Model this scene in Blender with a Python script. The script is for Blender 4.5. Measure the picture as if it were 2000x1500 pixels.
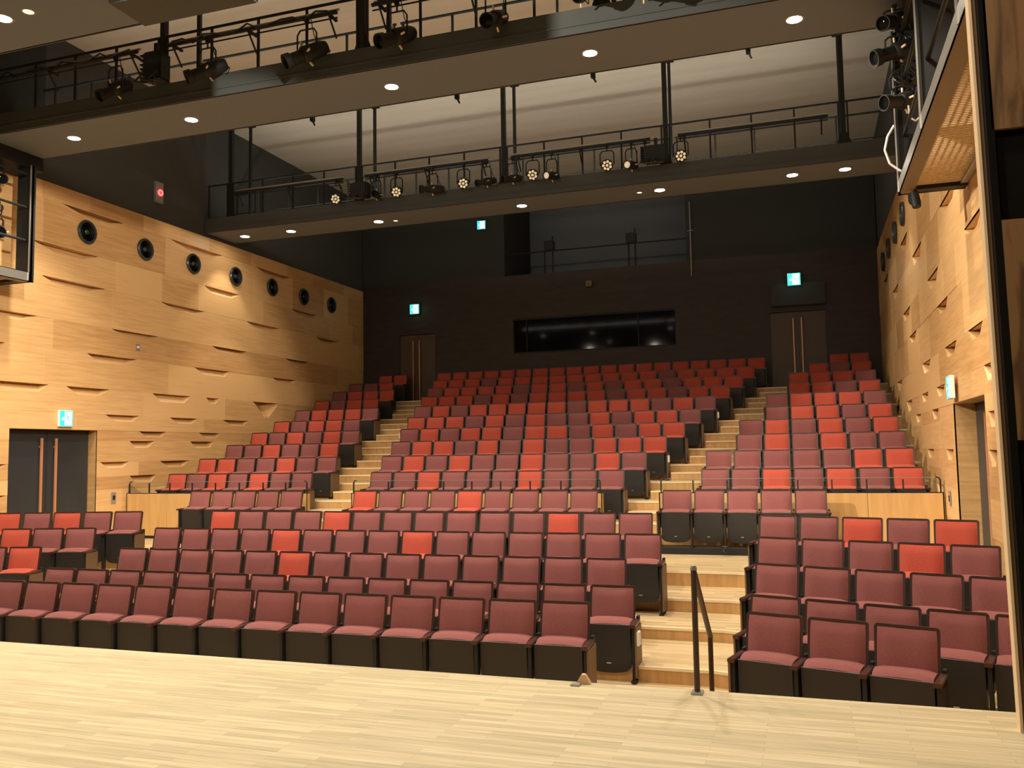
import bpy, bmesh, math, random
from mathutils import Vector, Matrix
random.seed(7)
S = bpy.context.scene
for o in list(bpy.data.objects): bpy.data.objects.remove(o)
LIFT = 2.31        # pit floor is z = 0; scene code below measures heights from the lens
# ---------------------------------------------------------------- camera
F, YAW, PIT, ROL = 1709.5, -0.3248481, 0.0779874, -0.0165219
cy, sy = math.cos(YAW), math.sin(YAW)
fw = Vector((sy*math.cos(PIT), cy*math.cos(PIT), math.sin(PIT)))
r0 = Vector((cy, -sy, 0)); u0 = r0.cross(fw)
rt = r0*math.cos(ROL)+u0*math.sin(ROL); up = -r0*math.sin(ROL)+u0*math.cos(ROL)
cam = bpy.data.cameras.new('camera'); co = bpy.data.objects.new('camera', cam)
S.collection.objects.link(co); S.camera = co
cam.sensor_width = 36; cam.lens = F/2000*36; cam.clip_start = .05; cam.clip_end = 200
m = Matrix((rt, up, -fw)).transposed().to_4x4(); m.translation = Vector((5.872, 0, LIFT)); co.matrix_world = m
# ---------------------------------------------------------------- view and world
S.view_settings.view_transform = 'Standard'; S.view_settings.look = 'None'
S.view_settings.exposure = 0.0; S.view_settings.gamma = 1; S.view_settings.use_curve_mapping = False
W = bpy.data.worlds.new('world'); S.world = W; W.use_nodes = True
W.node_tree.nodes['Background'].inputs[0].default_value = (.55, .6, .7, 1)
W.node_tree.nodes['Background'].inputs[1].default_value = 0.02
WARM = (1.0, .87, .70)
def light(name, kind, loc, energy, target=None, size=.1, spot=90, blend=.3, col=WARM, sx=None):
    l = bpy.data.lights.new(name, kind); l.energy = energy; l.color = col
    if kind == 'SPOT': l.spot_size = math.radians(spot); l.spot_blend = blend; l.shadow_soft_size = size
    elif kind == 'AREA':
        l.shape = 'RECTANGLE'; l.size = sx or size; l.size_y = size
    else: l.shadow_soft_size = size
    o = bpy.data.objects.new(name, l); S.collection.objects.link(o); o.location = loc
    if target is not None:
        d = Vector(target)-Vector(loc); o.rotation_euler = d.to_track_quat('-Z', 'Y').to_euler()
    return o
LAMPS_A = [(-5.86, 11.5), (-3.46, 11.53), (.16, 11.53), (3.22, 11.5), (5.92, 11.5)]
LAMPS_B = [(-7.17, 18.15), (-5.85, 18.15), (-3.48, 18.15), (.06, 18.15), (3.12, 18.12), (5.78, 18.1), (6.77, 18.1)]
LAMPS_C = [(-3.43, 7.97), (.16, 8.0), (3.2, 8.0), (5.9, 8.0), (-6.2, 8.0)]
for x, y in LAMPS_A: light('house_lamp', 'SPOT', (x, y, 5.44), 560 if abs(x) > 5 else 760, (x, y, 0), .09, 124, .45)
for x, y in LAMPS_B: light('house_lamp', 'SPOT', (x, y, 5.38), 130 if abs(x) > 6.5 else 300, (x, y+.05, 0), .09, 84, .35)
for x, y in LAMPS_C: light('house_lamp', 'SPOT', (x, y, 5.44), 500, (x, y, 0), .09, 128, .4)
# border lights of the stage rig, above and behind the photographer
for x in (-5.4, -1.8, 1.8, 5.4):
    for y, e in ((1.0, 300), (4.0, 330)): light('stage_border_light', 'SPOT', (x, y, 5.6), e, (x*1.1, y+3.2, -1.5), .15, 142, .6)
# two unseen spots added to brighten the side walls
light('wall_spot', 'SPOT', (4.5, 4.2, 5.7), 5600, (-7.85, 14.9, 1.9), .12, 31, .3)
light('wall_spot', 'SPOT', (-4.5, 4.2, 5.7), 7600, (7.85, 15.6, 1.9), .12, 33, .3)
# unseen area strips added above both catwalk decks to brighten the ceiling
light('ceiling_fill', 'AREA', (0, 11.75, 5.80), 105, (0, 14.6, 8.3), .15, sx=13.6, col=(1, .93, .78))
light('ceiling_fill', 'AREA', (0, 17.95, 5.76), 130, (0, 20.0, 8.3), .15, sx=13.6, col=(1, .93, .78))

# ---------------------------------------------------------------- materials
def mat(name, col, rough=.6, metal=0, spec=.5, emit=None, es=0):
    M = bpy.data.materials.new(name); M.use_nodes = True
    b = M.node_tree.nodes['Principled BSDF']
    b.inputs['Base Color'].default_value = (*col, 1); b.inputs['Roughness'].default_value = rough
    b.inputs['Metallic'].default_value = metal; b.inputs['Specular IOR Level'].default_value = spec
    if emit: b.inputs['Emission Color'].default_value = (*emit, 1); b.inputs['Emission Strength'].default_value = es
    return M
def nod(M, t, **k):
    n = M.node_tree.nodes.new(t)
    for a, v in k.items(): setattr(n, a, v)
    return n
def noisy(M, c1, c2, scale, stretch=(1, 1, 1), detail=4, bump=0, obj=True, lo=.35, hi=.65):
    nt = M.node_tree; b = nt.nodes['Principled BSDF']
    tc = nod(M, 'ShaderNodeTexCoord'); mp = nod(M, 'ShaderNodeMapping'); mp.inputs['Scale'].default_value = stretch
    nz = nod(M, 'ShaderNodeTexNoise'); nz.inputs['Scale'].default_value = scale; nz.inputs['Detail'].default_value = detail
    cr = nod(M, 'ShaderNodeValToRGB'); cr.color_ramp.elements[0].position = lo; cr.color_ramp.elements[1].position = hi
    cr.color_ramp.elements[0].color = (*c1, 1); cr.color_ramp.elements[1].color = (*c2, 1)
    nt.links.new(tc.outputs['Object'], mp.inputs[0]); nt.links.new(mp.outputs[0], nz.inputs[0])
    nt.links.new(nz.outputs[0], cr.inputs[0]); nt.links.new(cr.outputs[0], b.inputs['Base Color'])
    if bump:
        bp = nod(M, 'ShaderNodeBump'); bp.inputs['Strength'].default_value = bump; bp.inputs['Distance'].default_value = .01
        nt.links.new(nz.outputs[0], bp.inputs['Height']); nt.links.new(bp.outputs[0], b.inputs['Normal'])
    return cr
def plank_mat(name, c1, c2, rough, w=1.2, h=.075, axis='XY', mort=.001, grain=.12):
    """staggered strip flooring"""
    M = mat(name, c1, rough, spec=.4); nt = M.node_tree; b = nt.nodes['Principled BSDF']
    tc = nod(M, 'ShaderNodeTexCoord'); src = tc.outputs['Object']
    if axis != 'XY':
        sp = nod(M, 'ShaderNodeSeparateXYZ'); cb = nod(M, 'ShaderNodeCombineXYZ'); nt.links.new(src, sp.inputs[0])
        for i, a in enumerate(axis): nt.links.new(sp.outputs['XYZ'.index(a)], cb.inputs[i])
        src = cb.outputs[0]
    br = nod(M, 'ShaderNodeTexBrick'); br.offset = .37; br.offset_frequency = 2
    br.inputs['Scale'].default_value = 1; br.inputs['Brick Width'].default_value = w; br.inputs['Row Height'].default_value = h
    br.inputs['Mortar Size'].default_value = mort; br.inputs['Color1'].default_value = (*c1, 1); br.inputs['Color2'].default_value = (*c2, 1)
    br.inputs['Mortar'].default_value = tuple(v*.7 for v in c2)+(1,)
    mp = nod(M, 'ShaderNodeMapping'); mp.inputs['Scale'].default_value = (1.5, 30, 1)
    nz = nod(M, 'ShaderNodeTexNoise'); nz.inputs['Scale'].default_value = 1.4; nz.inputs['Detail'].default_value = 5
    mx = nod(M, 'ShaderNodeMix', data_type='RGBA', blend_type='OVERLAY'); mx.inputs[0].default_value = grain*2
    nt.links.new(src, br.inputs[0]); nt.links.new(src, mp.inputs[0]); nt.links.new(mp.outputs[0], nz.inputs[0])
    nt.links.new(br.outputs[0], mx.inputs['A']); nt.links.new(nz.outputs[0], mx.inputs['B'])
    nt.links.new(mx.outputs['Result'], b.inputs['Base Color'])
    return M
def tone_wood(name, c1, c2):
    """veneer: tone attribute per panel plus horizontal grain"""
    M = mat(name, c1, .42, spec=.35); nt = M.node_tree; b = nt.nodes['Principled BSDF']
    tc = nod(M, 'ShaderNodeTexCoord'); mp = nod(M, 'ShaderNodeMapping'); mp.inputs['Scale'].default_value = (1, .9, 16)
    nz = nod(M, 'ShaderNodeTexNoise'); nz.inputs['Scale'].default_value = 1.6; nz.inputs['Detail'].default_value = 6; nz.inputs['Distortion'].default_value = .35
    at = nod(M, 'ShaderNodeAttribute', attribute_name='tone')
    ad = nod(M, 'ShaderNodeMath', operation='MULTIPLY_ADD'); ad.inputs[1].default_value = .95; 
    cr = nod(M, 'ShaderNodeValToRGB'); cr.color_ramp.elements[0].position = .25; cr.color_ramp.elements[1].position = 1.05
    cr.color_ramp.elements[0].color = (*c2, 1); cr.color_ramp.elements[1].color = (*c1, 1)
    nt.links.new(tc.outputs['Object'], mp.inputs[0]); nt.links.new(mp.outputs[0], nz.inputs[0])
    nt.links.new(nz.outputs[0], ad.inputs[0]); nt.links.new(at.outputs['Fac'], ad.inputs[2]); nt.links.new(ad.outputs[0], cr.inputs[0])
    nt.links.new(cr.outputs[0], b.inputs['Base Color'])
    return M
M = {}
M['stage'] = plank_mat('stage_oak', (.58, .49, .305), (.44, .375, .225), .42, .7, .052, grain=.2)
M['tread'] = plank_mat('tread_oak', (.60, .46, .26), (.44, .32, .165), .45, .7, .075, grain=.14)
M['riser'] = mat('riser_wood', (.52, .29, .11), .5); noisy(M['riser'], (.48, .27, .10), (.58, .34, .13), 3, (6, 6, .6))
M['nose'] = mat('nosing', (.80, .66, .42), .4)
M['wall'] = tone_wood('wall_veneer', (.72, .455, .205), (.46, .245, .09))
M['parapet'] = mat('parapet_wood', (.52, .30, .11), .45); noisy(M['parapet'], (.49, .28, .10), (.56, .335, .125), 2.5, (5, 5, .5))
M['frame'] = mat('chair_frame_wood', (.042, .019, .013), .38)
M['arm'] = mat('armrest_wood', (.055, .024, .018), .28)
M['black'] = mat('seat_pan_black', (.016, .014, .012), .55)
M['endp'] = mat('aisle_panel_wood', (.15, .085, .045), .5)
def fabric(n, c):
    f = mat(n, c, .95, spec=.1); b = f.node_tree.nodes['Principled BSDF']
    noisy(f, tuple(v*.86 for v in c), tuple(min(1, v*1.12) for v in c), 160, detail=2, bump=.15)
    b.inputs['Sheen Weight'].default_value = .25; b.inputs['Sheen Roughness'].default_value = .4
    b.inputs['Sheen Tint'].default_value = (1, .75, .7, 1)
    return f
M['plum'] = fabric('plum_fabric', (.225, .080, .076))
M['red'] = fabric('red_fabric', (.43, .080, .052))
M['plate'] = mat('maker_plate', (.6, .6, .58), .3, .6)
M['white'] = mat('white_plastic', (.8, .78, .7), .5)
M['dark'] = mat('dark_steel', (.014, .015, .015), .55, spec=.3)
M['void'] = mat('matt_black', (.008, .006, .004), .9, spec=.1)
M['deck'] = mat('catwalk_fascia', (.06, .068, .068), .7)
M['soffit'] = mat('soffit_board', (.15, .175, .205), .8)
M['ceil'] = mat('ceiling_board', (.46, .37, .27), .9)
noisy(M['ceil'], (.56, .53, .46), (.62, .59, .515), 1.3, (.35, 2.6, 1), 8, lo=.3, hi=.7)
M['upper'] = mat('upper_wall_paint', (.056, .058, .056), .9)
M['upback'] = mat('upper_back_shaded', (.034, .036, .036), .9)  # upper wall paint darkened, dimness of the back put into the colour
M['back'] = mat('back_wall_panel', (.030, .021, .017), .6)
noisy(M['back'], (.026, .018, .015), (.036, .026, .02), 2, (1, 1, 4))
M['bdoor'] = mat('back_door_wood', (.075, .05, .03), .5)
M['copper'] = mat('copper_handle', (.62, .28, .14), .35, .3)
M['leaf'] = mat('door_leaf_grey', (.028, .032, .035), .45)
M['jamb'] = mat('jamb_wood', (.42, .25, .10), .45); noisy(M['jamb'], (.38, .22, .085), (.46, .28, .12), 2, (1, 1, 12))
M['lens'] = mat('lamp_lens', (1, .95, .85), .3, emit=(1, .90, .74), es=60)
M['dimlens'] = mat('small_lamp_lens', (1, .9, .7), .3, emit=(1, .72, .42), es=1.6)
M['trim'] = mat('lamp_trim', (.25, .23, .2), .4)
M['spk'] = mat('speaker_grille', (.012, .014, .012), .5)
M['spkr'] = mat('speaker_ring', (.03, .034, .03), .3)
M['steel'] = mat('galvanised_steel', (.42, .41, .38), .35, .7)
M['chan'] = mat('channel_beige', (.20, .15, .095), .55)
M['grate'] = mat('grating_metal', (.62, .46, .27), .5, .1)
M['ply'] = mat('plywood', (.36, .19, .06), .6)
noisy(M['ply'], (.10, .045, .012), (.24, .12, .038), 2.2, (3, 3, .45), 5, lo=.38, hi=.56)
for n_ in M['ply'].node_tree.nodes:
    if n_.type == 'TEX_NOISE': n_.inputs['Distortion'].default_value = 2.2
M['pros'] = mat('proscenium_edge', (.80, .60, .38), .5)
M['prosb'] = mat('proscenium_back', (.16, .08, .03), .6)
M['glass'] = mat('rail_glass', (.9, .95, .92), .05)
g = M['glass'].node_tree.nodes['Principled BSDF']; g.inputs['Transmission Weight'].default_value = 1; g.inputs['IOR'].default_value = 1.1
M['booth'] = mat('booth_glass', (.007, .007, .007), .06, spec=.07)
M['exitg'] = mat('exit_green', (.0, .5, .4), .4, emit=(.03, .80, .62), es=2.6)
M['exitw'] = mat('exit_white', (.9, 1, .95), .4, emit=(.62, 1, .9), es=4.5)
M['redled'] = mat('red_lamp', (.9, .05, .04), .3, emit=(1, .06, .06), es=5)
M['led'] = mat('led_lens', (1, .88, .62), .2, emit=(1, .80, .52), es=.35)  # faint emission stands in for light reflected by the lenses
M['cream'] = mat('cream_tape', (.8, .62, .4), .5)
M['cable'] = mat('black_cable', (.02, .02, .02), .25)
M['hook'] = mat('white_cable', (.7, .7, .68), .3)
M['switch'] = mat('switch_plate', (.33, .33, .32), .4, .4)
M['wedge'] = mat('wedge_wood', (.62, .42, .22), .5)

# ---------------------------------------------------------------- mesh helpers
class MB:
    def __init__(s): s.v = []; s.f = []; s.mi = []; s.tone = []
    def add(s, vs, fs, mi=0, tone=.3):
        n = len(s.v); s.v += [tuple(v) for v in vs]
        for f in fs: s.f.append([i+n for i in f]); s.mi.append(mi); s.tone.append(tone)
        return s
    def box(s, x0, x1, y0, y1, z0, z1, mi=0, tone=.3):
        return s.add([(x0,y0,z0),(x1,y0,z0),(x1,y1,z0),(x0,y1,z0),(x0,y0,z1),(x1,y0,z1),(x1,y1,z1),(x0,y1,z1)],
              [(0,3,2,1),(4,5,6,7),(0,1,5,4),(1,2,6,5),(2,3,7,6),(3,0,4,7)], mi, tone)
    def tube(s, a, b, r, n=8, mi=0, r2=None, cap=True):
        a = Vector(a); b = Vector(b); d = (b-a).normalized()
        t = Vector((0,0,1)) if abs(d.z) < .9 else Vector((1,0,0))
        e1 = d.cross(t).normalized(); e2 = d.cross(e1); r2 = r if r2 is None else r2
        vs = [a+(e1*math.cos(2*math.pi*i/n)+e2*math.sin(2*math.pi*i/n))*r for i in range(n)]
        vs += [b+(e1*math.cos(2*math.pi*i/n)+e2*math.sin(2*math.pi*i/n))*r2 for i in range(n)]
        fs = [(i,(i+1)%n,n+(i+1)%n,n+i) for i in range(n)]
        if cap: fs += [tuple(range(n-1,-1,-1)), tuple(range(n,2*n))]
        return s.add(vs, fs, mi)
    def path(s, pts, r, n=6, mi=0):
        for a, b in zip(pts, pts[1:]): s.tube(a, b, r, n, mi)
        return s
    def lathe(s, prof, c, axis, n=24, mi=0, cap=True):
        """prof: list of (radius, distance along axis)"""
        d = Vector(axis).normalized(); t = Vector((0,0,1)) if abs(d.z) < .9 else Vector((1,0,0))
        e1 = d.cross(t).normalized(); e2 = d.cross(e1); c = Vector(c); vs = []; k = len(prof)
        for r, h in prof:
            vs += [c+d*h+(e1*math.cos(2*math.pi*i/n)+e2*math.sin(2*math.pi*i/n))*r for i in range(n)]
        fs = [(j*n+i, j*n+(i+1)%n, (j+1)*n+(i+1)%n, (j+1)*n+i) for j in range(k-1) for i in range(n)]
        if cap and prof[0][0] > 0: fs.append(tuple(range(n-1,-1,-1)))
        if cap and prof[-1][0] > 0: fs.append(tuple(range((k-1)*n, k*n)))
        return s.add(vs, fs, mi)
    def mesh(s, name, mats, smooth=False, bevel=0):
        me = bpy.data.meshes.new(name); me.from_pydata(s.v, [], s.f)
        for mm in (mats if isinstance(mats, (list, tuple)) else [mats]): me.materials.append(M[mm] if isinstance(mm, str) else mm)
        me.polygons.foreach_set('material_index', s.mi)
        a = me.attributes.new('tone', 'FLOAT', 'FACE'); a.data.foreach_set('value', s.tone)
        bm = bmesh.new(); bm.from_mesh(me)
        if bevel: 
            bmesh.ops.bevel(bm, geom=[e for e in bm.edges], offset=bevel, segments=2, affect='EDGES', clamp_overlap=True)
        bmesh.ops.recalc_face_normals(bm, faces=bm.faces); bm.to_mesh(me); bm.free()
        if smooth:
            me.polygons.foreach_set('use_smooth', [True]*len(me.polygons))
            me.set_sharp_from_angle(angle=math.radians(40))
        me.update(); return me
    def build(s, name, mats, parent=None, smooth=False, bevel=0):
        o = bpy.data.objects.new(name, s.mesh(name, mats, smooth, bevel)); S.collection.objects.link(o)
        if parent is not None: o.parent = parent
        return o
def tag(o, label=None, cat=None, group=None, kind=None):
    if label: o['label'] = label
    if cat: o['category'] = cat
    if group: o['group'] = group
    if kind: o['kind'] = kind
    return o
def empty(name, loc, rz=0):
    o = bpy.data.objects.new(name, None); o.empty_display_size = .1; S.collection.objects.link(o)
    o.location = loc; o.rotation_euler = (0, 0, rz); return o
def structure(o, label=None, cat=None): return tag(o, label, cat, kind='structure')
def copy_tree(o, parent=None):
    c = o.copy(); S.collection.objects.link(c)
    if parent is not None: c.parent = parent
    for ch in KIDS.get(o.name, []): copy_tree(ch, c)
    return c
KIDS = {}
def kids(o):
    KIDS[o.name] = [c for c in bpy.data.objects if c.parent == o]
    for c in KIDS[o.name]: kids(c)

# ---------------------------------------------------------------- seating data
PITCH = .52
UY = [15.852, 16.893, 17.937, 18.970, 19.993, 21.009, 22.024, 23.036, 24.037, 25.029]
UZ = [-.344, -.027, .290, .601, .917, 1.252, 1.567, 1.882, 2.189, 2.507]
UL = [-7.441, -7.467, -7.501, -7.519, -7.541, -7.547, -7.548, -7.557, -7.558, -7.562+.52]
UC = [-2.506, -2.792, -3.076, -3.354, -3.646, -3.929, -4.195, -4.462, -4.743, -5.023]
UR = [4.027, 4.004, 4.507, 4.485, 4.986, 4.967, 5.455, 5.438, 5.929, 6.471]
COL = {
 'R1C': 'p'*14, 'R1R': 'ppp', 'R2C': 'p'*15, 'R2R': 'ppppp', 'R3L': 'pr', 'R3C': 'ppppprpppppppp', 'R3R': 'ppppp',
 'R4L': 'rpp', 'R4C': 'pppprppprpppppp', 'R4R': 'ppprp', 'R5L': 'rprpp', 'R5C': 'rppprpppppprpp', 'R5R': 'pprpr',
 'R6L': 'ppppp', 'R6C': 'rppprpppp', 'R6R': 'ppppp',
 'U1L': 'rprprpp', 'U1C': 'pprppprppp', 'U1R': 'pprprpr', 'U2L': 'rrpprpp', 'U2C': 'prprpprpprp', 'U2R': 'ppppprr',
 'U3L': 'pprppr', 'U3C': 'prrprprpprrr', 'U3R': 'prprpp', 'U4L': 'rprprp', 'U4C': 'prprrprrprprr', 'U4R': 'prprpr',
 'U5L': 'rprrp', 'U5C': 'rrrprprpprprrp', 'U5R': 'prrpr', 'U6L': 'prrrp', 'U6C': 'prprrrrrprrrprp', 'U6R': 'prrrp',
 'U7L': 'rprr', 'U7C': 'rrrprprrrrprrprr', 'U7R': 'rrpr', 'U8L': 'prrr', 'U8C': 'prrrrprrprprrprrr', 'U8R': 'rrrp',
 'U9L': 'ppr', 'U9C': 'rrrprrrrrrrrrprrrr', 'U9R': 'rpr', 'U10L': 'rr', 'U10C': 'r'*19, 'U10R': 'rr'}
A15 = math.radians(15.5)
dL, nL = (math.cos(A15), math.sin(A15)), 0
ROWS = []   # (key, x0, y0, top z, angle)   angle = turn of the row towards the stage
def low(k, x, y, z, a): ROWS.append((k, x, y, z, math.radians(a)))
low('R1C', -2.85-.52, 8.0, -1.40, -.6); low('R2C', -3.665, 9.045, -1.40, -.7); low('R3C', -3.446, 10.10, -1.25, -.8)
low('R4C', -3.716, 11.12, -1.058, -.8); low('R5C', -3.471, 12.155, -.866, -.6)
low('R1R', 5.290, 7.947, -1.40, 15.5); low('R2R', 5.267, 8.88, -1.40, 16.5); low('R3R', 5.255, 9.98, -1.235, 17)
low('R4R', 5.233, 11.0, -1.05, 15.5); low('R5R', 5.208, 12.03, -.866, 15)
low('R3L', -5.24-.5, 9.876-.14, -1.25, -15.5); low('R4L', -6.196, 10.578, -1.06, -15.5)
low('R5L', -6.663-.501, 11.407-.139, -.87, -15.5)
low('R6L', -5.847, 14.6, -.659, 0); low('R6C', -2.198, 14.6, -.659, 0); low('R6R', 3.53, 14.6, -.659, 0)
for i in range(10):
    for b, X in (('L', UL), ('C', UC), ('R', UR)): low('U%d%s' % (i+1, b), X[i], UY[i], UZ[i], 0)

# ---------------------------------------------------------------- one chair (seat tipped up)
def yb(z): return -.10*(.90-z)/.5          # recline of the back plane
def back_frame():
    b = MB(); n = 6; w = .241; r = .03; pts = []
    for cx, cz, a0 in ((w-r, .90-r, 0), (-w+r, .90-r, 90)):
        for k in range(n+1):
            a = math.radians(a0+90*k/n); pts.append((cx+r*math.cos(a), cz+r*math.sin(a)))
    pts += [(-w+.006, .36), (w-.006, .36)]
    N = len(pts)
    def ins(p, d): return (p[0]*(w-d)/w, .36+(p[1]-.36)*(.54-d)/.54)
    front = [(x, yb(z)-.012, z) for x, z in pts]; back = [(x*.97, yb(z)+.028, z-.004) for x, z in pts]
    inn = [ins(p, .022) for p in pts]; fi = [(x, yb(z)-.010, z) for x, z in inn]; fd = [(x, yb(z)+.004, z) for x, z in inn]
    vs = front+back+fi+fd; fs = []
    for i in range(N):
        j = (i+1) % N
        fs += [(i, j, N+j, N+i), (2*N+i, 2*N+j, j, i), (3*N+i, 3*N+j, 2*N+j, 2*N+i)]
    fs += [tuple(range(N, 2*N)), tuple(range(3*N, 4*N))[::-1]]
    return b.add(vs, fs)
def back_pad():
    b = MB(); nx, nz = 8, 9; w = .219; z0, z1 = .44, .876
    vs = []
    for j in range(nz+1):
        v = j/nz; z = z0+(z1-z0)*v
        for i in range(nx+1):
            u = i/nx*2-1; e = (1-abs(u)**6)*(1-max(0, (v-.5)*2)**8)
            curve = .012*u*u                       # slight wrap-around
            x = u*w*(1-.02*max(0, v-.85)/.15)
            lumbar = .02*math.sin(math.pi*min(1, v*1.1))
            vs.append((x, yb(z)-.006-.030*e**.5-lumbar*.6*e+curve*-.6, z))
    fs = [(j*(nx+1)+i, j*(nx+1)+i+1, (j+1)*(nx+1)+i+1, (j+1)*(nx+1)+i) for j in range(nz) for i in range(nx)]
    return b.add(vs, fs)
def seat_pad():
    """top edge of the tipped-up cushion"""
    b = MB(); nx, ny = 8, 6; vs = []
    for j in range(ny+1):
        v = j/ny; y = -.115-.185*v
        for i in range(nx+1):
            u = i/nx*2-1; w = .224
            z = .602-.030*v**2-.014*abs(u)**5-.006*u*u+.004*math.sin(math.pi*v)
            if j == ny: z -= .010
            vs.append((u*w*(1-.04*v), y, z))
    fs = [(j*(nx+1)+i, j*(nx+1)+i+1, (j+1)*(nx+1)+i+1, (j+1)*(nx+1)+i) for j in range(ny) for i in range(nx)]
    # cushion flank down to the pan
    n = len(vs)
    rim = [i for i in range(nx+1)]+[j*(nx+1)+nx for j in range(1, ny+1)]+[ny*(nx+1)+i for i in range(nx-1, -1, -1)]+[j*(nx+1) for j in range(ny-1, 0, -1)]
    lo_ = [(vs[i][0], vs[i][1], .50) for i in rim]
    k = len(rim); fs += [(rim[i], rim[(i+1) % k], n+(i+1) % k, n+i) for i in range(k)]
    return b.add(vs+lo_, fs)
def seat_pan():
    """moulded underside facing the stage, lower edge bowed"""
    b = MB(); nx = 10; top = []; bot = []; w = .225
    prof = [(.556, -.303), (.552, -.311), (.40, -.308), (.26, -.300), (.16, -.293)]
    rows = []
    for z, y in prof: rows.append([(w*(i/nx*2-1), y, z) for i in range(nx+1)])
    rows.append([(w*(i/nx*2-1), -.283, .100-.03*(1-(i/nx*2-1)**2)+.03*abs(i/nx*2-1)**12) for i in range(nx+1)])
    rows.append([(w*(i/nx*2-1), -.235, .110-.03*(1-(i/nx*2-1)**2)+.03*abs(i/nx*2-1)**12) for i in range(nx+1)])
    rows.append([(w*(i/nx*2-1), -.13, .50) for i in range(nx+1)])
    vs = [p for r_ in rows for p in r_]; k = nx+1
    fs = [(j*k+i, j*k+i+1, (j+1)*k+i+1, (j+1)*k+i) for j in range(len(rows)-1) for i in range(nx)]
    fs += [tuple(j*k for j in range(len(rows))), tuple(j*k+nx for j in range(len(rows)))[::-1]]
    fs += [tuple(list(range(nx, -1, -1))+[(len(rows)-1)*k+i for i in range(nx+1)])]
    return b.add(vs, fs)
def arm_bm(x):
    return MB().add([(x-.031, -.385, .535), (x+.031, -.385, .535), (x+.031, -.385, .568), (x-.031, -.385, .568),
                     (x-.027, -.07, .545), (x+.027, -.07, .545), (x+.027, -.07, .578), (x-.027, -.07, .578)],
                    [(0,1,2,3), (7,6,5,4), (3,2,6,7), (1,0,4,5), (0,3,7,4), (2,1,5,6)])
def leg_bm(x, e=0):
    b = MB(); b.box(x-.016, x+.016, -.34, -.26, .02-e, .535); b.box(x-.012, x+.012, -.26, -.04, .30, .50)
    b.box(x-.014, x+.014, -.08, .005, .30, .60); b.box(x-.028, x+.028, -.37, -.16, -e, .02-e); return b
def end_bm(x, s, e=0): return MB().box(x+(.017 if s > 0 else -.034), x+(.034 if s > 0 else -.017), -.36, -.05, .05-e, .535)
me_bf = back_frame().mesh('back_frame', 'frame')
me_pad = {k: (back_pad().mesh('backrest', M[n], True), seat_pad().mesh('seat', M[n], True)) for k, n in (('p', 'plum'), ('r', 'red'))}
me_pan = seat_pan().mesh('seat_pan', 'black', True)
me_plate = MB().box(-.022, .022, -.301, -.293, .165, .174).mesh('maker_plate', 'plate')
me_arm = {s: arm_bm(.26*s).mesh('armrest', 'arm', bevel=.005) for s in (1, -1)}
EXT = {'R4': .062, 'R5': .094}
me_leg = {(s, e): leg_bm(.26*s, e).mesh('leg', 'dark') for s in (1, -1) for e in (0, .05, .062, .094)}
me_end = {(s, e): end_bm(.26*s, s, e).mesh('side_panel', 'endp') for s in (1, -1) for e in (0, .05, .062, .094)}
me_card = {s: MB().box(.26*s+(.036 if s > 0 else -.066), .26*s+(.066 if s > 0 else -.036), -.36, -.26, .36, .50).mesh('aisle_light', 'white', bevel=.006) for s in (1, -1)}
def child(name, me, parent):
    o = bpy.data.objects.new(name, me); S.collection.objects.link(o); o.parent = parent; return o
ORD = ['', 'first', 'second', 'third', 'fourth', 'fifth', 'sixth', 'seventh', 'eighth', 'ninth', 'tenth', 'eleventh', 'twelfth',
       'thirteenth', 'fourteenth', 'fifteenth', 'sixteenth']
BLK = {'L': 'left', 'C': 'centre', 'R': 'right'}
CARDS = {'R2C', 'U3C', 'U6C', 'R6C'}
CARDS_LEFT = {'U5C'}
def row_words(key):
    n = int(key[1:-1]); b = BLK[key[-1]]
    if key[0] == 'R' and n == 6: return 'row just before the parapet, %s block' % b
    if key[0] == 'R': return '%s row of the lower %s block' % (ORD[n], b)
    return '%s row above the parapet, %s block' % (ORD[n], b)
back_geo = MB()      # the three farthest rows: one object
def xf(mb_pts, x, y, z, a):
    c, s_ = math.cos(a), math.sin(a); return [(x+p[0]*c-p[1]*s_, y+p[0]*s_+p[1]*c, z+p[2]) for p in mb_pts]
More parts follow.
